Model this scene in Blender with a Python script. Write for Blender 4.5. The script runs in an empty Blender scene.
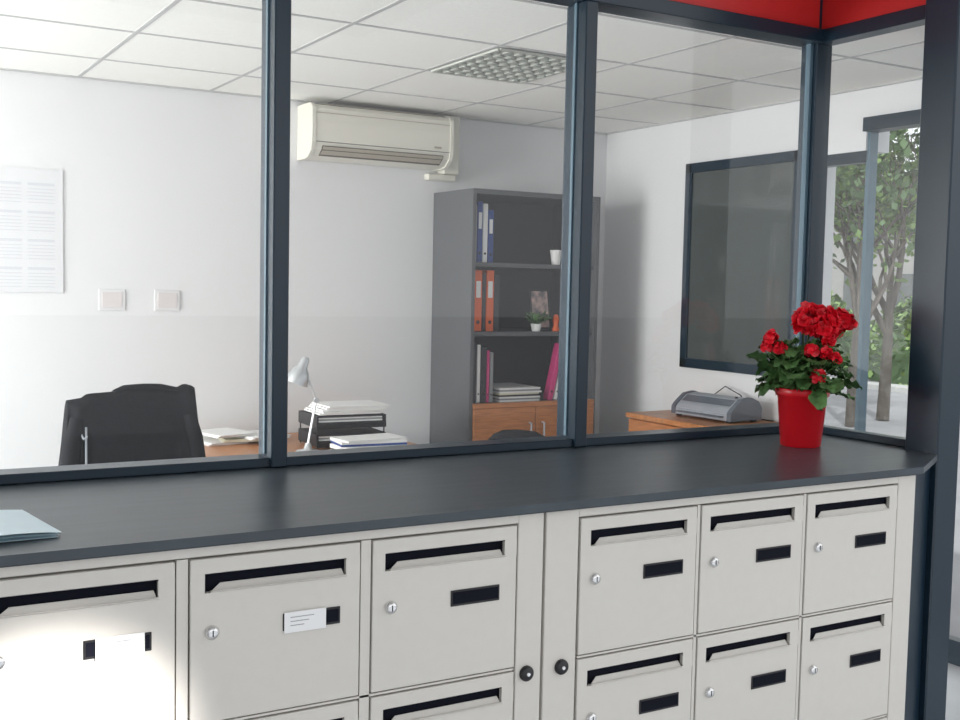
import bpy, math, random
from mathutils import Vector, Matrix, Euler
random.seed(7)
S=bpy.context.scene
S.view_settings.view_transform='Standard'
S.view_settings.look='None'
S.view_settings.exposure=0.0

# ------------------------------------------------------------ materials
def mat(name,col,rough=0.5,metal=0.0,noise=0.0,nscale=8.0,bump=0.0,bscale=60.0,spec=0.5,stretch=None,col2=None,sheen=0):
    m=bpy.data.materials.new(name); m.use_nodes=True
    nt=m.node_tree; b=nt.nodes['Principled BSDF']
    c=tuple(col)+(1,) if len(col)==3 else col
    b.inputs['Base Color'].default_value=c
    b.inputs['Roughness'].default_value=rough; b.inputs['Metallic'].default_value=metal
    b.inputs['Specular IOR Level'].default_value=spec
    tc=nt.nodes.new('ShaderNodeTexCoord')
    src=tc.outputs['Object']
    if stretch:
        mp=nt.nodes.new('ShaderNodeMapping'); mp.inputs['Scale'].default_value=stretch
        nt.links.new(src,mp.inputs['Vector']); src=mp.outputs['Vector']
    if noise>0 or col2:
        n=nt.nodes.new('ShaderNodeTexNoise'); n.inputs['Scale'].default_value=nscale; n.inputs['Detail'].default_value=5
        nt.links.new(src,n.inputs['Vector'])
        r=nt.nodes.new('ShaderNodeValToRGB')
        r.color_ramp.elements[0].position=0.3; r.color_ramp.elements[1].position=0.7
        a=[x*(1-noise) for x in c[:3]] if not col2 else list(col2)
        r.color_ramp.elements[0].color=tuple(a)+(1,)
        r.color_ramp.elements[1].color=tuple(min(1,x*(1+noise*0.5)) for x in c[:3])+(1,)
        nt.links.new(n.outputs['Fac'],r.inputs['Fac']); nt.links.new(r.outputs['Color'],b.inputs['Base Color'])
    if bump>0:
        n2=nt.nodes.new('ShaderNodeTexNoise'); n2.inputs['Scale'].default_value=bscale; n2.inputs['Detail'].default_value=3
        nt.links.new(src,n2.inputs['Vector'])
        bp=nt.nodes.new('ShaderNodeBump'); bp.inputs['Strength'].default_value=bump; bp.inputs['Distance'].default_value=0.01
        nt.links.new(n2.outputs['Fac'],bp.inputs['Height']); nt.links.new(bp.outputs['Normal'],b.inputs['Normal'])
    return m
def glassmat(name,tint=(0.93,0.95,0.95),f0=0.04,haze=0.0):
    m=bpy.data.materials.new(name); m.use_nodes=True; nt=m.node_tree
    for n in list(nt.nodes): nt.nodes.remove(n)
    out=nt.nodes.new('ShaderNodeOutputMaterial'); mx=nt.nodes.new('ShaderNodeMixShader')
    t=nt.nodes.new('ShaderNodeBsdfTransparent'); t.inputs['Color'].default_value=tuple(tint)+(1,)
    g=nt.nodes.new('ShaderNodeBsdfGlossy'); g.inputs['Roughness'].default_value=0.0
    f=nt.nodes.new('ShaderNodeLayerWeight'); f.inputs['Blend'].default_value=0.5
    pw=nt.nodes.new('ShaderNodeMath'); pw.operation='POWER'; pw.inputs[1].default_value=5
    a=nt.nodes.new('ShaderNodeMath'); a.operation='MULTIPLY_ADD'; a.inputs[1].default_value=0.9; a.inputs[2].default_value=f0; a.use_clamp=True
    nt.links.new(f.outputs['Facing'],pw.inputs[0]); nt.links.new(pw.outputs[0],a.inputs[0]); nt.links.new(a.outputs[0],mx.inputs[0])
    last=t
    if haze>0:
        d=nt.nodes.new('ShaderNodeBsdfDiffuse'); d.inputs['Color'].default_value=(0.85,0.87,0.9,1)
        m2=nt.nodes.new('ShaderNodeMixShader'); m2.inputs[0].default_value=haze
        nt.links.new(t.outputs[0],m2.inputs[1]); nt.links.new(d.outputs[0],m2.inputs[2]); last=m2
    nt.links.new(last.outputs[0],mx.inputs[1]); nt.links.new(g.outputs[0],mx.inputs[2])
    nt.links.new(mx.outputs[0],out.inputs['Surface'])
    return m

M={}
M['wall']=mat('wall_paint',(0.78,0.783,0.795),0.85,bump=0.08,bscale=300,spec=0.2)
M['lobbywall']=mat('lobby_paint',(0.75,0.74,0.72),0.85,bump=0.08,bscale=200,spec=0.2)
M['tile']=mat('ceiling_tile',(0.92,0.915,0.88),0.9,noise=0.03,nscale=60,spec=0.1)
M['tbar']=mat('ceiling_tbar',(0.52,0.52,0.52),0.7,spec=0.2)
M['floor']=mat('floor_tile',(0.60,0.63,0.66),0.35,noise=0.1,nscale=3)
M['frame']=mat('frame_blue_grey',(0.010,0.026,0.044),0.28,noise=0.05,spec=0.5)
M['framelt']=mat('frame_seal',(0.11,0.18,0.23),0.35)
M['red']=mat('red_panel',(0.62,0.025,0.025),0.4,noise=0.04)
M['counter']=mat('counter_slate',(0.048,0.064,0.078),0.32,noise=0.25,nscale=5,bump=0.03,bscale=90,stretch=(1,8,1),spec=0.55)
M['cedge']=mat('counter_edge',(0.02,0.026,0.032),0.5)
M['mail']=mat('mailbox_enamel',(0.69,0.66,0.61),0.42,noise=0.015,nscale=40,bump=0.03,bscale=400)
M['maildk']=mat('mailbox_gap',(0.36,0.34,0.31),0.7)
M['black']=mat('black_plastic',(0.012,0.012,0.014),0.4)
M['inside']=mat('slot_inside',(0.010,0.011,0.018),0.9,spec=0.1)
M['chrome']=mat('chrome',(0.75,0.75,0.75),0.18,metal=1.0)
M['label']=mat('label_paper',(0.9,0.9,0.9),0.7)
M['ink']=mat('print_ink',(0.35,0.35,0.38),0.8)
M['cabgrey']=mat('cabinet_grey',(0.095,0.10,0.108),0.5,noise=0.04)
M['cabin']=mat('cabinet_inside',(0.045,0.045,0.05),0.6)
M['wood']=mat('pearwood',(0.50,0.20,0.075),0.38,noise=0.3,nscale=6,stretch=(2,2,18))
M['woodtop']=mat('pearwood_top',(0.52,0.22,0.085),0.35,noise=0.3,nscale=6,stretch=(2,12,2))
M['ac']=mat('ac_cream',(0.78,0.76,0.68),0.4)
M['acdk']=mat('ac_vent',(0.10,0.085,0.07),0.6)
M['acmid']=mat('ac_flap',(0.42,0.38,0.31),0.45)
M['white']=mat('paper_white',(0.85,0.85,0.84),0.7)
M['cream']=mat('paper_cream',(0.75,0.72,0.55),0.7)
M['blue']=mat('folder_blue',(0.03,0.07,0.28),0.5)
M['orange']=mat('binder_orange',(0.75,0.13,0.03),0.5)
M['pink']=mat('folder_pink',(0.65,0.05,0.22),0.5)
M['green']=mat('folder_green',(0.10,0.25,0.12),0.5)
M['dark']=mat('binder_dark',(0.03,0.03,0.04),0.5)
M['grey']=mat('binder_grey',(0.30,0.31,0.33),0.5)
M['fabric']=mat('chair_fabric',(0.02,0.021,0.025),0.9,noise=0.2,nscale=80,bump=0.3,bscale=200,spec=0.2)
M['jacket']=mat('jacket_fabric',(0.008,0.009,0.012),0.8,noise=0.3,nscale=12,bump=0.4,bscale=30,spec=0.2)
M['silver']=mat('silver_plastic',(0.42,0.45,0.50),0.35,metal=0.2)
M['silverdk']=mat('silver_dark',(0.12,0.14,0.17),0.4)
M['lampm']=mat('lamp_metal',(0.62,0.64,0.66),0.3,metal=0.7)
M['pot']=mat('pot_red',(0.72,0.010,0.020),0.3,noise=0.03)
M['soil']=mat('soil',(0.03,0.018,0.01),0.95,bump=1,bscale=80)
M['petal']=mat('petal_red',(0.82,0.006,0.025),0.5,noise=0.3,nscale=45)
M['leaf']=mat('leaf_green',(0.10,0.22,0.07),0.42,noise=0.5,nscale=30)
M['stem']=mat('stem_green',(0.10,0.16,0.05),0.5)
M['glass']=glassmat('partition_glass',haze=0.03,f0=0.05)
M['glass2']=glassmat('window_glass',tint=(0.97,0.98,0.98),f0=0.02)
M['dkglass']=mat('dark_glass',(0.085,0.097,0.095),0.03,spec=1.0)
M['leaflet']=mat('leaflet',(0.66,0.83,0.90),0.4,noise=0.05)
M['asphalt']=mat('asphalt',(0.30,0.30,0.31),0.95,noise=0.12,nscale=2)
M['kerb']=mat('kerb_stone',(0.5,0.5,0.48),0.9,noise=0.1)
M['bark']=mat('bark',(0.12,0.105,0.09),0.9,noise=0.3)
M['foliage']=mat('foliage',(0.24,0.36,0.12),0.8,noise=0.4,nscale=2)
M['foliage2']=mat('foliage_dark',(0.11,0.18,0.08),0.8,noise=0.4,nscale=2)
M['render']=mat('facade',(0.40,0.39,0.37),0.9,noise=0.05)
M['refl']=mat('louvre_reflector',(0.55,0.57,0.52),0.4,metal=0.1)
M['louvbk']=mat('louvre_back',(0.20,0.21,0.19),0.5)

# ------------------------------------------------------------ mesh builder
class B:
    def __init__(s,name): s.name=name; s.v=[]; s.f=[]; s.mi=[]; s.sm=[]; s.mats=[]; s.T=Matrix.Identity(4)
    def m(s,k):
        k=M[k] if isinstance(k,str) else k
        if k not in s.mats: s.mats.append(k)
        return s.mats.index(k)
    def add(s,vs,fs,k,smooth=False,T=None):
        o=len(s.v); TT=s.T@T if T is not None else s.T
        s.v+= [tuple(TT@Vector(v)) for v in vs]
        i=s.m(k)
        for f in fs: s.f.append([o+a for a in f]); s.mi.append(i); s.sm.append(smooth)
    def box(s,x0,x1,y0,y1,z0,z1,k,T=None,bv=0.0):
        if bv<=0:
            vs=[(x,y,z) for x in (x0,x1) for y in (y0,y1) for z in (z0,z1)]
            fs=[(0,1,3,2),(4,6,7,5),(0,4,5,1),(2,3,7,6),(0,2,6,4),(1,5,7,3)]
            s.add(vs,fs,k,False,T)
        else:
            b=min(bv,(x1-x0)/2.01,(y1-y0)/2.01,(z1-z0)/2.01)
            def ring(z,i):
                a0,a1,b0,b1=x0+i,x1-i,y0+i,y1-i
                return [(a0+b,b0,z),(a1-b,b0,z),(a1,b0+b,z),(a1,b1-b,z),(a1-b,b1,z),(a0+b,b1,z),(a0,b1-b,z),(a0,b0+b,z)]
            def ring2(z):
                return [(x0+b,y0+b,z),(x1-b,y0+b,z),(x1-b,y0+b,z),(x1-b,y1-b,z),(x1-b,y1-b,z),(x0+b,y1-b,z),(x0+b,y1-b,z),(x0+b,y0+b,z)]
            vs=ring2(z0)+ring(z0+b,0)+ring(z1-b,0)+ring2(z1)
            fs=[]
            for r in range(3):
                for i in range(8):
                    j=(i+1)%8; fs.append((r*8+i,r*8+j,r*8+8+j,r*8+8+i))
            fs.append((7,5,3,1)); fs.append((24+1,24+3,24+5,24+7))
            s.add(vs,fs,k,False,T)
    def lathe(s,prof,k,n=24,T=None,cap0=True,cap1=True,smooth=True):
        vs=[];fs=[]
        for r,z in prof:
            for i in range(n):
                a=2*math.pi*i/n; vs.append((r*math.cos(a),r*math.sin(a),z))
        for j in range(len(prof)-1):
            for i in range(n):
                i2=(i+1)%n; fs.append((j*n+i,j*n+i2,j*n+n+i2,j*n+n+i))
        s.add(vs,fs,k,smooth,T)
        if cap0: s.add(vs[:n],[tuple(reversed(range(n)))],k,False,T)
        if cap1: s.add(vs[-n:],[tuple(range(n))],k,False,T)
    def tube(s,pts,rad,k,n=8,smooth=True):
        pts=[Vector(p) for p in pts]; N=len(pts)
        rs=rad if isinstance(rad,(list,tuple)) else [rad]*N
        vs=[];fs=[]; up=None
        for i,p in enumerate(pts):
            t=(pts[min(i+1,N-1)]-pts[max(i-1,0)]).normalized()
            if up is None:
                up=Vector((0,0,1)) if abs(t.z)<0.9 else Vector((1,0,0))
            a=t.cross(up).normalized(); b=a.cross(t).normalized(); up=b
            for j in range(n):
                q=2*math.pi*j/n; vs.append(tuple(p+(a*math.cos(q)+b*math.sin(q))*rs[i]))
        for i in range(N-1):
            for j in range(n):
                j2=(j+1)%n; fs.append((i*n+j,i*n+j2,i*n+n+j2,i*n+n+j))
        s.add(vs,fs,k,smooth)
        s.add(vs[:n],[tuple(reversed(range(n)))],k); s.add(vs[-n:],[tuple(range(n))],k)
    def prism(s,poly,a0,a1,axis,k,T=None,smooth=False,caps=True):
        def P(p,a):
            return (a,p[0],p[1]) if axis==0 else ((p[0],a,p[1]) if axis==1 else (p[0],p[1],a))
        n=len(poly); vs=[P(p,a0) for p in poly]+[P(p,a1) for p in poly]
        s.add(vs,[(i,(i+1)%n,n+(i+1)%n,n+i) for i in range(n)],k,smooth,T)
        if caps: s.add(vs,[tuple(reversed(range(n))),tuple(range(n,2*n))],k,False,T)
    def make(s,parent=None,bevel=0.0,fix=True):
        me=bpy.data.meshes.new(s.name); me.from_pydata(s.v,[],s.f); 
        for m_ in s.mats: me.materials.append(m_)
        for p,i,sm in zip(me.polygons,s.mi,s.sm): p.material_index=i; p.use_smooth=sm
        me.update()
        o=bpy.data.objects.new(s.name,me); S.collection.objects.link(o)
        if fix:
            import bmesh
            bm=bmesh.new(); bm.from_mesh(me); bmesh.ops.recalc_face_normals(bm,faces=bm.faces); bm.to_mesh(me); bm.free()
        if parent: o.parent=parent
        if bevel>0:
            md=o.modifiers.new('bevel','BEVEL'); md.width=bevel; md.segments=2; md.limit_method='ANGLE'
        return o
def empty(name,loc=(0,0,0)):
    e=bpy.data.objects.new(name,None); S.collection.objects.link(e); e.empty_display_size=0.1; return e
def TR(x,y,z,rz=0,rx=0,ry=0):
    return Matrix.Translation((x,y,z))@Euler((rx,ry,rz)).to_matrix().to_4x4()

# ------------------------------------------------------------ key dims
D=0.687; HC=1.046; BK=3.341; RW=2.531; CE=2.413; LW=-3.6
BZ=2.325; RT0=1.070
# ------------------------------------------------------------ shell
b=B('floor'); b.box(LW-0.1,RW+0.1,-5.0,BK+0.1,-0.1,0,'floor'); b.make()
b=B('wall_back'); b.box(LW,RW,BK,BK+0.12,0,2.7,'wall'); b.make()
b=B('baseboard_back'); b.box(LW,RW,BK-0.012,BK,0,0.08,'frame'); b.make()
b=B('wall_right')
b.box(RW,RW+0.15,1.74,BK+0.12,0,2.7,'wall')
b.box(RW,RW+0.15,1.44,1.74,2.14,2.7,'wall')
b.box(RW,RW+0.15,0.0,1.44,2.28,2.7,'wall')
b.box(RW,RW+0.15,0.0,0.22,0,2.28,'wall')
b.make()
b=B('wall_left')
b.box(LW-0.15,LW,-5,1.0,0,3.2,'wall'); b.box(LW-0.15,LW,3.1,BK+0.12,0,3.2,'wall')
b.box(LW-0.15,LW,1.0,3.1,0,0.8,'wall'); b.box(LW-0.15,LW,1.0,3.1,2.3,3.2,'wall'); b.make()
b=B('ceiling'); b.box(LW,RW,D+0.05,BK,CE,CE+0.03,'tile'); b.box(1.44,RW,0.2,D+0.05,CE,CE+0.03,'tile'); b.make()
b=B('trim_1')
x=0.77-0.6*7
while x<RW:
    y0=D+0.05 if x<1.46 else 0.2
    if x>LW: b.box(x-0.009,x+0.009,y0,BK,CE-0.0015,CE,'tbar')
    x+=0.6
y=1.65-0.6*2
while y<BK:
    x0=LW if y>D+0.05 else 1.46
    b.box(x0,RW,y-0.009,y+0.009,CE-0.002,CE,'tbar'); y+=0.6
b.box(LW,RW,BK-0.02,BK,CE-0.006,CE,'tbar'); b.box(RW-0.02,RW,0.2,BK,CE-0.006,CE,'tbar')
b.make()
b=B('ceiling_lobby'); b.box(LW,1.6,-3.4,D-0.05,3.1,3.2,'lobbywall'); b.make()

# ceiling louvre light
b=B('ceiling_louvre_light')
X0,X1,Y0,Y1=0.785,1.22,1.68,2.22
b.box(X0,X1,Y0,Y1,CE-0.005,CE-0.003,'louvbk')
n=8
for i in range(n+1):
    a=X0+(X1-X0)*i/n; b.box(a-0.009,a+0.009,Y0,Y1,CE-0.013,CE-0.005,'refl')
    a=Y0+(Y1-Y0)*i/n; b.box(X0,X1,a-0.009,a+0.009,CE-0.013,CE-0.005,'refl')
b.make()

# ------------------------------------------------------------ partition
gp=empty('glass_partition')
fr=B('partition_frame')
def mull(x,w=0.042,z0=HC+0.001,z1=BZ):
    fr.box(x-w/2,x+w/2,D-0.047,D+0.053,z0,z1,'frame',bv=0.003)
    fr.box(x-w/2-0.004,x-w/2,D-0.004,D+0.008,z0+0.03,z1,'framelt')
    fr.box(x+w/2,x+w/2+0.004,D-0.004,D+0.008,z0+0.03,z1,'framelt')
for x in (-3.22,-2.30,-1.38,-0.457,0.465): mull(x)
fr.box(LW,1.385,D-0.035,D+0.045,HC+0.001,RT0,'frame',bv=0.002)
fr.box(LW,1.40,D-0.045,D+0.05,BZ,2.368,'frame',bv=0.002)
fr.box(1.385,1.455,D-0.027,D+0.045,HC+0.001,3.1,'frame',bv=0.003)
fr.box(1.372,1.385,D-0.01,D+0.01,RT0,BZ,'framelt')
fr.box(1.40,1.445,0.23,D-0.027,HC+0.001,RT0,'frame',bv=0.002)
fr.box(1.39,1.455,0.23,D-0.027,BZ,2.368,'frame',bv=0.002)
fr.box(1.368,1.466,0.118,0.235,0.0,3.1,'frame',bv=0.004)
fr.make(gp)
b=B('partition_red_panel')
b.box(LW,1.385,D-0.03,D+0.03,2.368,3.1,'red'); b.box(1.40,1.45,0.23,D-0.027,2.368,3.1,'red'); b.make(gp)
b=B('partition_glass_pane')
xs=[LW,-3.22,-2.30,-1.38,-0.457,0.465,1.375]
def quad(b,p,k): b.add(p,[(0,1,2,3)],k)
for i in range(len(xs)-1):
    a,c=xs[i]+0.021,xs[i+1]-0.021 if i<5 else 1.372
    quad(b,[(a,D,RT0),(c,D,RT0),(c,D,BZ),(a,D,BZ)],'glass')
quad(b,[(1.42,0.23,RT0),(1.42,D-0.03,RT0),(1.42,D-0.03,BZ),(1.42,0.23,BZ)],'glass')
b.make(gp,fix=False)
b=B('window_3')
b.box(1.47,RW,0.16,0.20,0.0,0.12,'frame'); b.box(1.47,RW,0.16,0.20,2.318,2.40,'frame')
quad(b,[(1.47,0.18,0.12),(RW,0.18,0.12),(RW,0.18,2.318),(1.47,0.18,2.318)],'glass2'); b.make(fix=False)
b=B('wall_under_counter'); b.box(LW,1.36,D-0.03,D+0.03,0,HC-0.03,'lobbywall'); b.make()
b=B('trim_2'); b.prism([(1.125,0.03),(1.368,0.14),(1.368,0.23),(1.125,0.07)],0,HC-0.021,2,'frame'); b.make()

# ------------------------------------------------------------ counter
b=B('countertop')
poly=[(LW,-0.022),(1.13,-0.022),(1.366,0.116),(1.366,0.24),(1.47,0.24),(1.47,D+0.05),(LW,D+0.05)]
b.prism(poly,HC-0.018,HC,2,'counter')
b.prism([(LW,-0.020),(1.128,-0.020),(1.36,0.116),(1.36,0.2),(LW,0.2)],HC-0.0205,HC-0.018,2,'cedge')
b.make(bevel=0.0025)

# ------------------------------------------------------------ mailboxes
def mailboxes(xl,xr,doors_right,ncol,labels,lockx,p=0.3515,dw=0.336):
    b=B('mailbox_cabinet')
    top=1.0; rows=3; q=0.32; dh=0.309; zb=0.02
    b.box(xl,xr,0.012,0.40,zb,HC-0.0215,'mail')
    zt=HC-0.0215
    def strip(x0,x1,z0,z1): b.box(x0,x1,-0.004,0.012,z0,z1,'mail',bv=0.0015)
    xs0=doors_right-ncol*p+ (p-dw)
    strip(xl,xs0-0.005,zb,zt); strip(doors_right+0.005,xr,zb,zt)
    strip(xs0-0.005,doors_right+0.005,top+0.004,zt)
    strip(xs0-0.005,doors_right+0.005,zb,top-rows*q+0.004)
    b.box(xs0-0.005,doors_right+0.005,0.0115,0.0125,top-rows*q,top+0.004,'maildk')
    for c in range(1,ncol):
        xc=doors_right-c*p+(p-dw)/2; g=(p-dw)/2-0.0035
        b.box(xc-g,xc+g,-0.003,0.0115,top-rows*q+0.01,top+0.002,'mail')
    for r in range(1,rows):
        zc=top-r*q+(q-dh)/2; b.box(xs0,doors_right,-0.003,0.0115,zc-0.0022,zc+0.0022,'mail')
    for c in range(ncol):
        x1=doors_right-c*p; x0=x1-dw
        for r in range(rows):
            zt_=top-r*q; z0=zt_-dh
            sx0,sx1,sz1,sz0=x0+0.027,x1-0.030,zt_-0.029,zt_-0.064
            y0,y1=-0.006,0.004
            b.box(x0,x1,y0,y1,z0,sz0,'mail',bv=0.0012); b.box(x0,x1,y0,y1,sz1,zt_,'mail',bv=0.0012)
            b.box(x0,sx0,y0,y1,sz0-0.001,sz1+0.001,'mail'); b.box(sx1,x1,y0,y1,sz0-0.001,sz1+0.001,'mail')
            b.box(sx0-0.004,sx1+0.004,0.0095,0.0110,sz0-0.004,sz1+0.004,'inside')
            b.box(sx0,sx0+0.0015,-0.0062,0.0095,sz0,sz1,'inside'); b.box(sx0,sx1,-0.0062,0.0095,sz1-0.0015,sz1,'inside')
            b.prism([(-0.0060,sz0-0.001),(-0.0120,sz0+0.003),(-0.0105,sz0+0.0045),(-0.004,sz0+0.003)],sx0+0.010,sx1+0.001,0,'mail')
            f0,f1=sx0+0.010,sx1-0.002
            vs=[(f0,-0.005,sz0),(f1,-0.005,sz0),(f1-0.004,0.004,sz0+0.014),(f0+0.022,0.004,sz0+0.014)]
            vs+= [(x_,y_+0.0015,z_) for x_,y_,z_ in vs]
            b.add(vs,[(0,1,2,3),(7,6,5,4),(0,4,5,1),(1,5,6,2),(2,6,7,3),(3,7,4,0)],'mail')
            wx0,wx1,wz1,wz0=x0+0.178,x0+0.296,zt_-0.122,zt_-0.156
            b.box(wx0,wx1,-0.0085,-0.006,wz0,wz1,'black',bv=0.001)
            b.box(wx0+0.004,wx1-0.004,-0.0092,-0.0085,wz0+0.005,wz1-0.004,'inside')
            if (c,r) in labels:
                l0=wx0+labels[(c,r)]
                b.box(l0,l0+0.085,-0.0105,-0.0092,wz0-0.004,wz1+0.002,'label')
                for k in range(3): b.box(l0+0.012,l0+0.06-k*0.01,-0.0108,-0.0105,wz1-0.009-k*0.008,wz1-0.0075-k*0.008,'ink')
            T=TR(x0+0.040,-0.006,zt_-0.139,rx=math.pi/2)
            b.lathe([(0.0135,0),(0.0135,0.004),(0.011,0.007),(0.0095,0.0095),(0.005,0.010)],'chrome',20,T)
            b.box(-0.0012,0.0012,-0.006,0.006,0.0101,0.0104,'black',T)
    T=TR(lockx,-0.004,0.672,rx=math.pi/2)
    b.lathe([(0.017,0),(0.017,0.006),(0.014,0.010),(0.006,0.011)],'black',20,T)
    b.lathe([(0.005,0.0105),(0.004,0.013)],'chrome',12,T)
    b.box(xl+0.02,xr-0.02,0.03,0.38,0,zb,'black')
    return b.make()
mailboxes(-0.083,1.122,1.0475,3,{}, -0.036)
mailboxes(-0.158-6*0.366-0.06,-0.090,-0.160,6,{(1,0):0.002,(2,0):0.020},-0.128,p=0.366,dw=0.338)

# ------------------------------------------------------------ flower pot
P0=Vector((1.120,0.415,HC))
fp=empty('potted_red_begonia')
b=B('pot'); b.T=Matrix.Translation(P0)
b.lathe([(0.056,0.0),(0.060,0.004),(0.073,0.151),(0.077,0.153),(0.080,0.157),(0.0805,0.174),(0.078,0.177),(0.074,0.174),(0.070,0.150)],'pot',40,cap1=False)
b.lathe([(0.0,0.150),(0.072,0.150)],'soil',24,cap0=False,cap1=False); b.make(fp)
lf=B('foliage'); 
def leaf(b,base,dirv,L,W,droop,k='leaf',roll=0):
    d=Vector(dirv).normalized(); side=d.cross(Vector((0,0,1)))
    if side.length<0.1: side=Vector((1,0,0))
    side.normalize(); up=side.cross(d).normalized()
    side=(Matrix.Rotation(roll,3,d)@side); up=side.cross(d).normalized()
    vs=[];fs=[];n=9
    for i in range(n):
        t=i/(n-1); w=W*math.sin(math.pi*min(1,(t*0.92+0.06)))**0.75*(1+0.12*(i%2))
        if i==n-1: w=W*0.04
        c=Vector(base)+d*(L*t)+Vector((0,0,-1))*droop*t*t
        for s,wl in ((-1,1),(-0.5,0.5),(0,0),(0.5,0.5),(1,1)):
            vs.append(tuple(c+side*(w*s)+up*(0.22*w*wl)+up*0.006*math.sin(i*2.1+s*3)))
    for i in range(n-1):
        for j in range(4): fs.append((i*5+j,i*5+j+1,i*5+6+j,i*5+5+j))
    b.add(vs,fs,k,True)
R=random.Random(3)
c0=P0+Vector((0,0,0.15))
for i in range(120):
    a=R.uniform(0,2*math.pi); el=R.uniform(-0.12,1.35); rr=R.uniform(0.06,0.125)
    tip=c0+Vector((math.cos(a)*math.cos(el)*rr,math.sin(a)*math.cos(el)*rr,0.03+math.sin(el)*rr*1.2))
    lf.tube([c0+Vector((math.cos(a)*0.02,math.sin(a)*0.02,0)),(c0+tip)/2+Vector((0,0,0.015)),tip],0.0022,'stem',5)
    dv=Vector((math.cos(a+R.uniform(-.6,.6)),math.sin(a+R.uniform(-.6,.6)),R.uniform(-0.35,0.65)))
    leaf(lf,tip,dv,R.uniform(0.05,0.080),R.uniform(0.020,0.032),R.uniform(0.0,0.03),'leaf',R.uniform(-.6,.6))
lf.make(fp,fix=False)
fl=B('blossoms')
def bloom(b,c,r,n=26):
    c=Vector(c)
    for i in range(n):
        z=1-1.7*(i+0.5)/n; a=i*2.39996+R.uniform(-.3,.3)
        d=Vector((math.cos(a)*math.sqrt(max(0,1-z*z)),math.sin(a)*math.sqrt(max(0,1-z*z)),z))
        pc=c+d*r*R.uniform(0.45,0.75)
        pr=r*R.uniform(0.42,0.6)
        nn=(d*0.7+Vector((R.uniform(-.8,.8),R.uniform(-.8,.8),R.uniform(-.4,.8)))).normalized()
        s1=nn.cross(Vector((0.3,0.1,1))).normalized(); s2=s1.cross(nn)
        vs=[tuple(pc-nn*pr*0.28)]; 
        for k in range(8):
            q=2*math.pi*k/8; vs.append(tuple(pc+(s1*math.cos(q)+s2*math.sin(q))*pr*0.55))
        for k in range(8):
            q=2*math.pi*k/8; vs.append(tuple(pc+(s1*math.cos(q)+s2*math.sin(q))*pr*(1.0+0.1*(k%2))+nn*pr*(0.3+0.12*(-1)**k)))
        fs=[(0,1+k,1+(k+1)%8) for k in range(8)]+[(1+k,9+k,9+(k+1)%8,1+(k+1)%8) for k in range(8)]
        b.add(vs,fs,'petal',True)
rv=Vector((0.863,-0.505,0)); fv=Vector((-0.505,-0.863,0))
def off(a,z,t=0.0): return P0+rv*a+fv*t+Vector((0,0,z))
for a,z,t,r in [(0.015,0.388,0.0,0.044),(0.06,0.378,0.02,0.044),(0.105,0.382,0.0,0.038),(-0.01,0.370,0.02,0.036),(0.035,0.362,0.05,0.042),
                (0.085,0.358,-0.04,0.04),(0.03,0.395,-0.04,0.036),(0.132,0.372,0.0,0.024),
                (-0.112,0.325,0.04,0.026),(-0.128,0.30,0.05,0.018),(-0.09,0.298,0.06,0.022),(-0.005,0.295,0.09,0.022),(0.04,0.285,0.10,0.022),(0.008,0.22,0.12,0.022),(0.045,0.325,0.09,0.02),(0.065,0.275,0.1,0.018)]:
    c=off(a,z,t); bloom(fl,c,r,30 if r>0.035 else 20)
    fl.tube([c0+Vector((0,0,0.01)),(c0+c)/2+Vector((0,0,0.02)),c],0.0025,'stem',5)
fl.make(fp,fix=False)

# leaflet on the counter, left
b=B('leaflet_stack')
for k in range(3):
    vs=[];n=8
    T=TR(-1.19,0.185,HC+0.001+k*0.0025,rz=0.06+k*0.04)
    for i in range(n+1):
        u=i/n
        for y in (-0.115,0.125): vs.append((-0.105+0.21*u,y,0.0035*math.sin(u*3.0)*(k+0.3)))
    b.add(vs,[(2*i,2*i+2,2*i+3,2*i+1) for i in range(n)],'leaflet',True,T)
b.make(fix=False)

# ------------------------------------------------------------ AC unit
b=B('air_conditioner'); b.T=Matrix.Translation((0.045,0,-0.005))
y1=BK-0.001
prof=[(y1,2.125),(y1,2.385),(y1-0.15,2.385),(y1-0.180,2.378),(y1-0.196,2.36),(y1-0.200,2.30),(y1-0.197,2.20),(y1-0.185,2.165),(y1-0.14,2.132),(y1-0.10,2.125)]
b.prism(prof,0.585,1.335,0,'ac',smooth=False)
for xa,xb in ((0.57,0.588),(1.332,1.35)):
    pr=[(y if y>y1-0.01 else y-0.004, z+(0.004 if z>2.3 else -0.004)) for y,z in prof]; b.prism(pr,xa,xb,0,'ac')
b.prism([(y1-0.1985,2.182),(y1-0.188,2.162),(y1-0.150,2.135),(y1-0.146,2.139),(y1-0.180,2.166)],0.625,1.295,0,'acdk')
b.prism([(y1-0.2035,2.176),(y1-0.200,2.179),(y1-0.160,2.146),(y1-0.163,2.141)],0.63,1.29,0,'acmid')
b.box(0.59,1.33,y1-0.202,y1-0.199,2.198,2.201,'acdk'); b.box(0.59,1.33,y1-0.203,y1-0.199,2.338,2.340,'acmid')
for k in range(10): b.box(0.63,1.29,y1-0.17+k*0.014,y1-0.166+k*0.014,2.385,2.388,'acmid')
b.box(1.24,1.28,y1-0.203,y1-0.198,2.215,2.225,'acmid')
b.make(bevel=0.002)
b=B('ac_pipe_trunking'); b.box(1.408,1.50,BK-0.08,BK-0.001,2.10,2.405,'ac',bv=0.005); b.box(1.33,1.50,BK-0.05,BK-0.001,2.065,2.099,'ac',bv=0.005); b.make()

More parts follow.
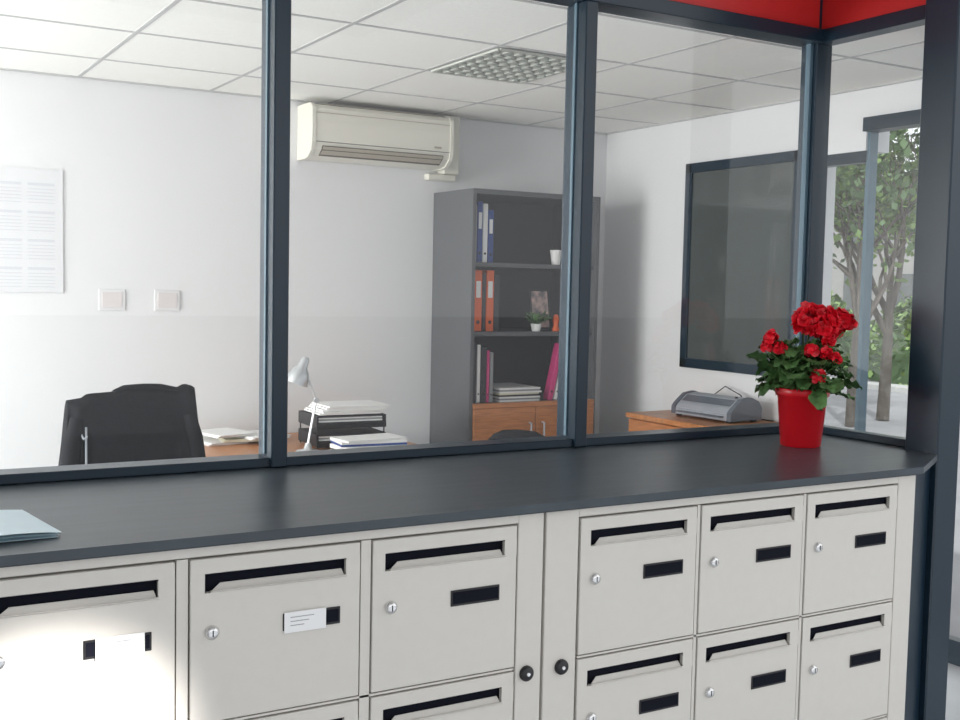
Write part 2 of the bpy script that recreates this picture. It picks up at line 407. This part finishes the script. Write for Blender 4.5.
# calendar + glass reflection boxes
b=B('wall_calendar'); b.box(-0.95,-0.50,BK-0.006,BK-0.001,1.44,1.99,mat('calendar_paper',(0.74,0.745,0.765),0.7))
gi=mat('calendar_ink',(0.64,0.65,0.69),0.8)
for r in range(4):
    for c in range(3):
        x=-0.93+c*0.14; z=1.93-r*0.125
        b.box(x,x+0.115,BK-0.007,BK-0.006,z-0.015,z-0.003,gi)
        for k in range(5): b.box(x,x+0.115,BK-0.007,BK-0.006,z-0.032-k*0.015,z-0.028-k*0.015,gi)
b.make()
wb=mat('reflection_pale',(0.75,0.75,0.76),0.6,spec=0.2)
wr=mat('reflection_tint',(0.72,0.67,0.67),0.6,spec=0.2)
for x in (-0.285,-0.03):  # reflections in the glass, built as pale boxes on the back wall
    b=B('glass_reflection_box'); b.box(x-0.06,x+0.06,BK-0.006,BK-0.001,1.36,1.46,wb,bv=0.002)
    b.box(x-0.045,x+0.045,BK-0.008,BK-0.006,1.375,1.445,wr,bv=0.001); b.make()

# ------------------------------------------------------------ tall cabinet
cx0,cx1,cy0,cy1=1.39,2.18,BK-0.43,BK-0.005
b=B('tall_cabinet')
b.box(cx0,cx0+0.02,cy0,cy1,0,2.0,'cabgrey'); b.box(cx1-0.02,cx1,cy0,cy1,0,2.0,'cabgrey')
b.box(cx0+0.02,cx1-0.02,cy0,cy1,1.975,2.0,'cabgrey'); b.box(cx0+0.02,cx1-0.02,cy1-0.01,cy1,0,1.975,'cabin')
for z in (1.63,1.275,0.905): b.box(cx0+0.02,cx1-0.02,cy0+0.02,cy1-0.01,z-0.022,z,'cabgrey')
b.box(cx0+0.02,cx1-0.02,cy0+0.02,cy1-0.01,0.0,0.06,'cabgrey')
b.box(cx0+0.02,(cx0+cx1)/2-0.002,cy0-0.018,cy0,0.05,0.883,'wood',bv=0.002); b.box((cx0+cx1)/2+0.002,cx1-0.02,cy0-0.018,cy0,0.05,0.883,'wood',bv=0.002)
b.box(cx0+0.02,cx1-0.02,cy0-0.018,cy0+0.02,0.885,0.908,'wood')
for x in (-0.04,0.04): b.tube([((cx0+cx1)/2+x,cy0-0.018,0.80),((cx0+cx1)/2+x,cy0-0.04,0.80),((cx0+cx1)/2+x,cy0-0.04,0.70),((cx0+cx1)/2+x,cy0-0.018,0.70)],0.005,'silver',8)
b.make()
b=B('binder_row')
def bk(x,w,h,z,k,dep=0.27,lab=True,lean=0):
    T=TR(x,cy0+0.06,z,ry=lean)
    b.box(0,w,0,dep,0,h,k,T,bv=0.002)
    if lab: b.box(w*0.2,w*0.8,-0.0012,0,h*0.55,h*0.82,'white',T)
    b.lathe([(w*0.22,-0.0005),(w*0.22,0.001)],'black',12,T@TR(w/2,0,h*0.15,rx=math.pi/2))
for x,w,h,k in [(0.025,0.035,0.29,'grey'),(0.063,0.03,0.31,'blue'),(0.096,0.028,0.30,'white'),(0.127,0.032,0.27,'blue')]: bk(cx0+x,w,h,1.631,k,lab=k!='white')
for x,w,h,k in [(0.024,0.026,0.30,'dark'),(0.053,0.045,0.315,'orange'),(0.101,0.02,0.30,'dark'),(0.124,0.045,0.315,'orange'),(0.172,0.03,0.29,'dark')]: bk(cx0+x,w,h,1.276,k,lab=k=='orange')
for x,w,h,k in [(0.024,0.05,0.31,'dark'),(0.077,0.02,0.30,'white'),(0.099,0.035,0.29,'dark'),(0.136,0.016,0.27,'pink'),(0.155,0.02,0.26,'grey')]: bk(cx0+x,w,h,0.906,k,lab=False)
bk(cx0+0.52,0.03,0.31,0.908,'pink',dep=0.05,lab=False,lean=0.22); bk(cx0+0.56,0.02,0.30,0.908,'white',dep=0.05,lab=False,lean=0.22)
b.make()
b=B('paper_pile'); 
for k in range(8): b.box(0,0.25+0.01*(k%2),0,0.29,k*0.009,k*0.009+0.0085,['white','grey','white','dark','cream','white','grey','white'][k],TR(cx0+0.21,cy0+0.05,0.9055,rz=0.03*math.sin(k*2)))
b.make()
b=B('white_cup'); b.lathe([(0.022,0),(0.032,0.075),(0.0345,0.078),(0.031,0.075),(0.020,0.004)],'white',20,TR(cx0+0.55,cy0+0.06,1.6305),cap1=False); b.make()
b=B('picture_frame')
T=TR(cx0+0.50,cy0+0.12,1.282,rx=-0.15,rz=0.1)
b.box(-0.055,0.075,0,0.012,0,0.22,'dark',T,bv=0.002); b.box(-0.045,0.065,-0.002,0,0.012,0.208,mat('photo_print',(0.5,0.35,0.32),0.4,noise=0.9,nscale=25,col2=(0.08,0.10,0.12)),T)
b.box(-0.01,0.03,0.01,0.08,-0.003,0.004,'dark',T); b.make()
b=B('small_shelf_plant')
R2=random.Random(5)
b.lathe([(0.022,0),(0.03,0.04),(0.026,0.038)],'white',16,TR(cx0+0.44,cy0+0.07,1.2755))
for i in range(30):
    a=R2.uniform(0,6.28); base=Vector((cx0+0.44,cy0+0.07,1.31)); leaf(b,base,(math.cos(a),math.sin(a),R2.uniform(0.6,2.2)),R2.uniform(0.06,0.11),0.012,0.02,'leaf')
b.make(fix=False)
b=B('desk_ornament')
b.lathe([(0.02,0),(0.022,0.01),(0.012,0.03),(0.018,0.06),(0.013,0.085),(0.006,0.09)],'orange',16,TR(cx0+0.56,cy0+0.06,1.2755)); b.make()

# ------------------------------------------------------------ credenza + laminator
b=B('credenza')
kx0,kx1,ky0,ky1,kz=2.08,2.525,1.15,2.49,0.885
b.box(kx0-0.01,kx1,ky0-0.01,ky1+0.01,kz-0.025,kz,'woodtop',bv=0.003)
b.box(kx0+0.02,kx1,ky0,ky1,0.06,kz-0.025,'wood'); b.box(kx0+0.05,kx1,ky0+0.03,ky1-0.03,0,0.06,'dark')
for i in range(3):
    a=ky0+(ky1-ky0)*i/3+0.003; c=ky0+(ky1-ky0)*(i+1)/3-0.003
    b.box(kx0+0.002,kx0+0.02,a,c,0.07,kz-0.032,'wood',bv=0.002)
    b.tube([(kx0+0.002,a+0.05,0.72),(kx0-0.02,a+0.05,0.72),(kx0-0.02,a+0.05,0.60),(kx0+0.002,a+0.05,0.60)],0.005,'silver',8)
b.make()
b=B('laminator')
T=TR(2.33,2.12,kz+0.001,rz=0.05)@Matrix.Diagonal((1,0.9,1.25,1))
prof=[(-0.10,0.008),(-0.10,0.035),(-0.085,0.05),(-0.03,0.085),(0.03,0.092),(0.08,0.075),(0.10,0.05),(0.10,0.008)]
b.prism(prof,-0.215,0.215,1,'silver',T)
b.prism([(-0.1005,0.03),(-0.086,0.049),(-0.080,0.047),(-0.094,0.028)],-0.175,0.175,1,'black',T)
b.prism([(-0.072,0.0612),(-0.038,0.0815),(-0.036,0.0835),(-0.074,0.0615)],-0.18,0.18,1,'silverdk',T)
for ya,yb in ((-0.225,-0.195),(0.195,0.225)): b.prism([(p[0]*1.04,p[1]+(0.003 if p[1]>0.02 else 0)) for p in prof],ya,yb,1,'silverdk',T)
b.box(-0.135,-0.095,-0.17,0.17,0.020,0.024,'silverdk',T)
for x in (-0.08,0.08):
    for y in (-0.19,0.19): b.box(x-0.012,x+0.012,y-0.012,y+0.012,0,0.009,'black',T)
b.lathe([(0.009,0),(0.008,0.006)],'black',12,T@TR(0.0,-0.15,0.088))
b.tube([(2.44,2.27,kz+0.03),(2.47,2.30,kz+0.09),(2.48,2.22,kz+0.145),(2.475,2.10,kz+0.11),(2.47,2.06,kz+0.03),(2.48,2.0,kz+0.006),(2.50,1.9,kz+0.005)],0.003,'black',8)
b.make()

# ------------------------------------------------------------ right wall windows
b=B('window_1')
ya,yb,za,zb=1.79,2.61,1.10,2.175; x0=RW-0.025
for a in ((ya,yb,za,za+0.05),(ya,yb,zb-0.05,zb),(ya,ya+0.05,za,zb),(yb-0.05,yb,za,zb)): b.box(x0,RW-0.0005,*a,'frame',bv=0.003)
b.box(RW-0.012,RW-0.001,ya+0.04,yb-0.04,za+0.04,zb-0.04,'dkglass')
b.make()
b=B('window_2')
xa,xb=RW+0.01,RW+0.06
b.box(xa-0.035,xb,0.22,1.44,2.22,2.28,'frame'); b.box(xa,xb,1.44,1.74,2.09,2.14,'frame')
b.box(xa,xb,1.71,1.74,0,2.09,'frame'); b.box(xa,xb,1.425,1.445,0,2.22,'framelt')
b.box(xa,xb,0.22,0.26,0,2.22,'frame'); b.box(xa,xb,0.80,0.84,0,2.22,'frame')
b.box(xa,xb,0.26,1.71,0,0.10,'frame'); 
quad(b,[(xa+0.03,0.22,0.05),(xa+0.03,1.74,0.05),(xa+0.03,1.74,2.09),(xa+0.03,0.22,2.09)],'glass2')
b.make(fix=False)

# ------------------------------------------------------------ desk area
b=B('desk')
dx0,dx1,dy0,dy1,dz=-0.06,1.0,2.35,3.32,0.75
b.box(dx0,dx1,dy0,dy1,dz-0.028,dz,'woodtop',bv=0.003)
b.box(dx0+0.06,dx1-0.06,dy1-0.05,dy1-0.032,0.25,dz-0.028,'wood')
for x in (dx0+0.03,dx1-0.08):
    b.box(x,x+0.05,dy0+0.08,dy1-0.05,0.0,0.03,'silverdk',bv=0.004); b.box(x+0.005,x+0.045,(dy0+dy1)/2-0.03,(dy0+dy1)/2+0.03,0.03,dz-0.05,'silverdk',bv=0.004)
    b.box(x,x+0.05,dy0+0.05,dy1-0.06,dz-0.05,dz-0.028,'silverdk',bv=0.004)
b.make()
b=B('letter_tray')
T=TR(0.66,2.84,dz+0.001,rz=-0.05)
for k in range(2):
    z=0.012+k*0.085
    b.box(-0.17,0.17,-0.13,0.13,z,z+0.004,'black',T)
    b.box(-0.17,-0.165,-0.13,0.13,z,z+0.055,'black',T); b.box(0.165,0.17,-0.13,0.13,z,z+0.055,'black',T); b.box(-0.17,0.17,0.126,0.13,z,z+0.055,'black',T)
    b.box(-0.17,0.17,-0.133,-0.13,z-0.004,z+0.022,'black',T)
    for i in range(7): b.box(-0.155,0.155,-0.122+0.002*(i%3),0.12,z+0.005+i*0.007,z+0.011+i*0.007,['white','grey','dark','white','grey','white','dark'][i],T@TR(0,0,0,rz=0.01*math.sin(i*3+k)))
for x in (-0.165,0.16):
    for y in (-0.125,0.12): b.box(x,x+0.005,y,y+0.005,0,0.15,'black',T)
for i in range(5): b.box(-0.15,0.15,-0.12,0.11,0.155+i*0.008,0.162+i*0.008,'white',T@TR(0.01*i,0,0,rz=0.05*math.sin(i*2.2)))
b.make()
b=B('document_stack')
for i in range(9):
    b.box(-0.15,0.15,-0.08,0.08,i*0.0095,i*0.0095+0.009,['white','blue','white','dark','white','white','blue','white','white'][i],TR(0.625,2.46,dz+0.001,rz=0.15*math.sin(i*1.7)))
b.make()
b=B('loose_papers')
for i,(x,y,r,k) in enumerate([(0.16,3.14,0.1,'white'),(0.26,3.12,-0.15,'cream'),(0.34,3.08,0.12,'white'),(0.18,3.12,0.2,'white')]):
    for j in range(3): b.box(-0.10,0.10,-0.12,0.12,j*0.004,j*0.004+0.0035,k,TR(x,y,dz+0.001+i*0.0125,rz=r+j*0.05))
b.make()
b=B('desk_lamp')
b.lathe([(0.055,0),(0.058,0.008),(0.05,0.018),(0.02,0.024),(0.012,0.05)],'lampm',28,TR(0.40,2.61,dz+0.001))
for s in (-0.006,0.006):
    b.tube([(0.40,2.61+s,dz+0.05),(0.435,2.61+s,0.99)],0.0035,'lampm',8); b.tube([(0.435,2.61+s,0.99),(0.375,2.61+s,1.145)],0.0035,'lampm',8)
b.lathe([(0.012,-0.012),(0.012,0.012)],'lampm',12,TR(0.435,2.61,0.99,rx=math.pi/2))
T=TR(0.358,2.61,1.11,ry=0.35,rx=0.1)
b.lathe([(0.052,-0.045),(0.048,-0.02),(0.036,0.015),(0.022,0.03),(0.020,0.065),(0.012,0.078)],'lampm',28,T,cap0=False)
b.lathe([(0.0,0.0),(0.022,-0.002),(0.024,-0.02),(0.0,-0.03)],'white',16,T,cap0=False,cap1=False)
b.make()

def office_chair(name,x,y,rz,topz,w,jacket):
    e=empty(name); T=TR(x,y,0,rz=rz)
    b=B('chair_base'); b.T=T
    for i in range(5):
        a=2*math.pi*i/5+0.3; c=Vector((math.cos(a),math.sin(a),0))
        b.tube([c*0.03+Vector((0,0,0.10)),c*0.16+Vector((0,0,0.095)),c*0.29+Vector((0,0,0.07))],[0.024,0.02,0.014],'black',8)
        b.lathe([(0.026,-0.02),(0.028,-0.015),(0.028,0.015),(0.026,0.02)],'black',14,Matrix.Translation(c*0.29+Vector((0,0,0.028)))@Euler((math.pi/2,0,a)).to_matrix().to_4x4())
    b.lathe([(0.03,0.08),(0.03,0.2),(0.02,0.2),(0.02,0.42),(0.06,0.42),(0.06,0.44)],'black',16)
    b.make(e)
    b=B('seat'); b.T=T
    def cushion(b,cx,cy,cz,sx,sy,sz,k,tilt=0,pz=0.6,pp=0.4):
        vs=[];fs=[];N=24;L=10
        for j in range(L+1):
            ph=-math.pi/2+math.pi*j/L
            for i in range(N):
                a=2*math.pi*i/N
                f=lambda c,p: math.copysign(abs(c)**p,c)
                vs.append((sx*f(math.cos(a),0.45)*f(math.cos(ph),pp),sy*f(math.sin(a),0.45)*f(math.cos(ph),pp),sz*f(math.sin(ph),pz)))
        for j in range(L):
            for i in range(N): fs.append((j*N+i,j*N+(i+1)%N,j*N+N+(i+1)%N,j*N+N+i))
        b.add(vs,fs,k,True,TR(cx,cy,cz,rx=tilt))
    cushion(b,0,0.02,0.475,0.24,0.235,0.038,'fabric')
    b.tube([(0,-0.12,0.45),(0,-0.27,0.47),(0,-0.285,0.60),(0,-0.26,0.75)],0.02,'black',8)
    for s in (-1,1):
        b.tube([(s*0.2,0.0,0.45),(s*0.28,0.0,0.46),(s*0.285,-0.02,0.64)],0.014,'black',8)
        cushion(b,s*0.285,0.0,0.655,0.025,0.12,0.015,'black')
    bh=(topz-0.03-0.56)/2
    cushion(b,0,-0.235,0.56+bh,w/2,0.032,bh,'fabric',tilt=-0.08,pz=0.6 if jacket else 0.9,pp=0.4 if jacket else 0.7)
    b.make(e)
    if jacket:
        b=B('draped_jacket'); b.T=T
        vs=[];fs=[];N=96;L=22
        for j in range(L+1):
            t=j/L; z=topz+0.006-t*0.54
            for i in range(N):
                a=2*math.pi*i/N; ca,sa=math.cos(a),math.sin(a)
                hw=(w/2+0.012)*(1.0+0.20*t)
                th=0.040+0.012*t+0.012*math.sin(t*3)
                fold=0.010*math.sin(a*11+t*3)*min(1,t*2)+0.009*math.sin(a*5-t*11)
                k=0.5 if j==0 else 1
                x_=hw*math.copysign(abs(ca)**0.28,ca); y_=(th+fold)*math.copysign(abs(sa)**0.5,sa)*k
                zz=z+(0.006*math.sin(x_*34+1)+0.006*math.sin(x_*71))*(1-t)**3
                if x_<-0.08: zz-=0.034*(1-t)*min(1,(-x_-0.08)/0.10)
                if j==L: zz+=0.02*math.sin(a*5)
                vs.append((x_,-0.235+y_-0.02*(1-t),zz))
        for j in range(L):
            for i in range(N): fs.append((j*N+i,j*N+(i+1)%N,j*N+N+(i+1)%N,j*N+N+i))
        fs.append(tuple(range(N)))
        b.add(vs,fs,'jacket',True)
        for s in (-1,1):
            b.tube([(s*w*0.46,-0.285,topz-0.09),(s*w*0.50,-0.295,topz-0.18),(s*w*0.54,-0.295,topz-0.32),(s*w*0.57,-0.285,topz-0.50)],[0.024,0.032,0.034,0.034],'jacket',14)
        b.tube([(-0.07,-0.265,topz-0.004),(-0.03,-0.262,topz+0.010),(0.04,-0.26,topz+0.012),(0.10,-0.262,topz+0.011),(0.17,-0.268,topz-0.002)],[0.010,0.013,0.014,0.013,0.010],'jacket',10)
        b.tube([(-w*0.40,-0.305,topz-0.12),(-w*0.41,-0.325,topz-0.24),(-w*0.42,-0.32,topz-0.38)],0.004,'silver',8)
        b.tube([(-w*0.44,-0.300,topz-0.14),(-w*0.43,-0.325,topz-0.16),(-w*0.40,-0.325,topz-0.15)],0.004,'silver',8)
        b.make(e)
    return e
office_chair('office_chair',-0.475,2.42,0.04,1.10,0.44,True)
office_chair('office_chair',1.08,2.02,2.4,0.905,0.34,False)

# ------------------------------------------------------------ outside
b=B('ground_outside'); b.box(RW+0.16,70,-45,60,-0.14,-0.06,'asphalt'); b.box(-60,RW+0.16,-60,-5.01,-0.14,-0.06,'asphalt'); b.make()
b=B('kerb'); b.box(13.4,13.9,0,40,-0.0595,0.02,'kerb'); b.make()
RT=random.Random(11)
def tree(x,y,h,leafy,k='foliage',skip=0.2,size=(0.03,0.07)):
    b=B('tree'); tips=[]
    def br(p,d,L,r,lv):
        q=p+d*L; mid=p+d*L*0.5+Vector((RT.uniform(-1,1),RT.uniform(-1,1),0))*L*0.05
        b.tube([p,mid,q],[r,r*0.85,r*0.68],'bark',6 if lv<3 else 4)
        if lv>=2: tips.append(q); tips.append(mid)
        if lv<5:
            for i in range(3 if lv else 4):
                nd=(d*0.9+Vector((RT.uniform(-1,1),RT.uniform(-1,1),RT.uniform(-0.1,0.7)))*0.75).normalized()
                br(q if i else mid+(q-mid)*0.6,nd,L*RT.uniform(0.6,0.8),r*0.55,lv+1)
    br(Vector((x,y,-0.055)),Vector((0.03,0,1)),h*0.20,h*0.013,0)
    for t in tips:
        if RT.random()<skip: continue
        for i in range(leafy):
            c=t+Vector((RT.gauss(0,.25),RT.gauss(0,.25),RT.gauss(0,.2))); s=RT.uniform(*size)
            a=Vector((RT.uniform(-1,1),RT.uniform(-1,1),RT.uniform(-1,1))).normalized()*s; e=a.cross(Vector((RT.random(),RT.random(),1))).normalized()*s*0.7
            b.add([tuple(c-a),tuple(c+e),tuple(c+a),tuple(c-e)],[(0,1,2,3)],k)
    b.make(fix=False)
tree(9.0,7.1,6,3); tree(9.9,7.4,6.5,2,'foliage2'); tree(20.5,19.5,11,5,'foliage2',0,(0.08,0.16)); tree(20.5,11.0,10,5,'foliage2',0,(0.08,0.16))
def hedge(x,y,rx,ry,h,n):
    b=B('hedge')
    b.lathe([(0.0,h*0.9),(0.6,h*0.85),(0.95,h*0.5),(1.0,0.0)][::-1],'foliage2',20,TR(x,y,-0.0585)@Matrix.Diagonal((rx*0.85,ry*0.85,0.95,1)))
    for i in range(n):
        a=RT.uniform(0,6.28); e=RT.uniform(0,1.5); c=Vector((x+rx*math.cos(a)*math.cos(e),y+ry*math.sin(a)*math.cos(e),h*math.sin(e)))+Vector((RT.gauss(0,.06),RT.gauss(0,.06),RT.gauss(0,.06)))
        s=RT.uniform(0.05,0.11); d=Vector((RT.uniform(-1,1),RT.uniform(-1,1),RT.uniform(-1,1))).normalized()*s; f=d.cross(Vector((0.2,RT.random(),1))).normalized()*s*0.7
        b.add([tuple(c-d),tuple(c+f),tuple(c+d),tuple(c-f)],[(0,1,2,3)],RT.choice(['foliage','foliage','foliage2']))
    b.make(fix=False)
hedge(16.0,11.0,1.5,1.8,1.5,2500); hedge(16,15.0,1.5,1.8,1.6,2500); hedge(16,7.2,1.5,1.7,1.5,2500)
b=B('neighbour_building'); b.box(30,38,10,30,-0.06,5.2,'render'); b.box(29.7,38.3,9.7,30.3,5.2,5.5,'frame')
for i in range(8):
    for z in (0.9,3.3): b.box(29.95,30.0,11+i*2.3,12.2+i*2.3,z,z+1.3,'dkglass')
b.make()

# ------------------------------------------------------------ lights
W=bpy.data.worlds.new('World'); S.world=W; W.use_nodes=True
bg=W.node_tree.nodes['Background']; bg.inputs[0].default_value=(0.96,0.98,1.0,1); bg.inputs[1].default_value=1.33
def area(name,loc,target,sx,sy,e,col=(1,1,1)):
    l=bpy.data.lights.new(name,'AREA'); l.shape='RECTANGLE'; l.size=sx; l.size_y=sy; l.energy=e; l.color=col
    o=bpy.data.objects.new(name,l); S.collection.objects.link(o); o.location=loc
    o.rotation_euler=(Vector(target)-Vector(loc)).to_track_quat('-Z','Y').to_euler(); return o
area('office_fill_left',(LW-0.3,2.05,1.6),(0,2.3,1.2),2.0,1.5,185,(1,0.985,0.96))  # added fill lamp for the office, behind a made-up opening in wall_left
sp=bpy.data.lights.new('sun_beam','SPOT'); sp.energy=3300; sp.spot_size=math.radians(7.6); sp.spot_blend=0.65; sp.shadow_soft_size=0.03; sp.color=(1,0.96,0.92)
o=bpy.data.objects.new('sun_beam',sp); S.collection.objects.link(o); o.location=(0.6,-4.2,2.9)
o.rotation_euler=(Vector((-1.17,0,0.57))-Vector(o.location)).to_track_quat('-Z','Y').to_euler()
sn=bpy.data.lights.new('sun','SUN'); sn.energy=2.5; sn.angle=0.02
o=bpy.data.objects.new('sun',sn); S.collection.objects.link(o); o.rotation_euler=Vector((0.6,0.75,-0.9)).to_track_quat('-Z','Y').to_euler(); o.location=(0,-10,12)

# ------------------------------------------------------------ camera
yaw,pt,rl=0.5300,0.0664,0.0207
d=Vector((math.sin(yaw)*math.cos(pt),math.cos(yaw)*math.cos(pt),-math.sin(pt)))
r=Vector((math.cos(yaw),-math.sin(yaw),0)); u=r.cross(d)
r2=math.cos(rl)*r+math.sin(rl)*u; u2=-math.sin(rl)*r+math.cos(rl)*u
cam=bpy.data.cameras.new('camera'); cam.sensor_width=36; cam.lens=1118.2*36/960; cam.clip_start=0.05
co=bpy.data.objects.new('camera',cam); S.collection.objects.link(co)
co.matrix_world=Matrix(((r2.x,u2.x,-d.x,-1.4308),(r2.y,u2.y,-d.y,-2.0026),(r2.z,u2.z,-d.z,1.511),(0,0,0,1)))
S.camera=co
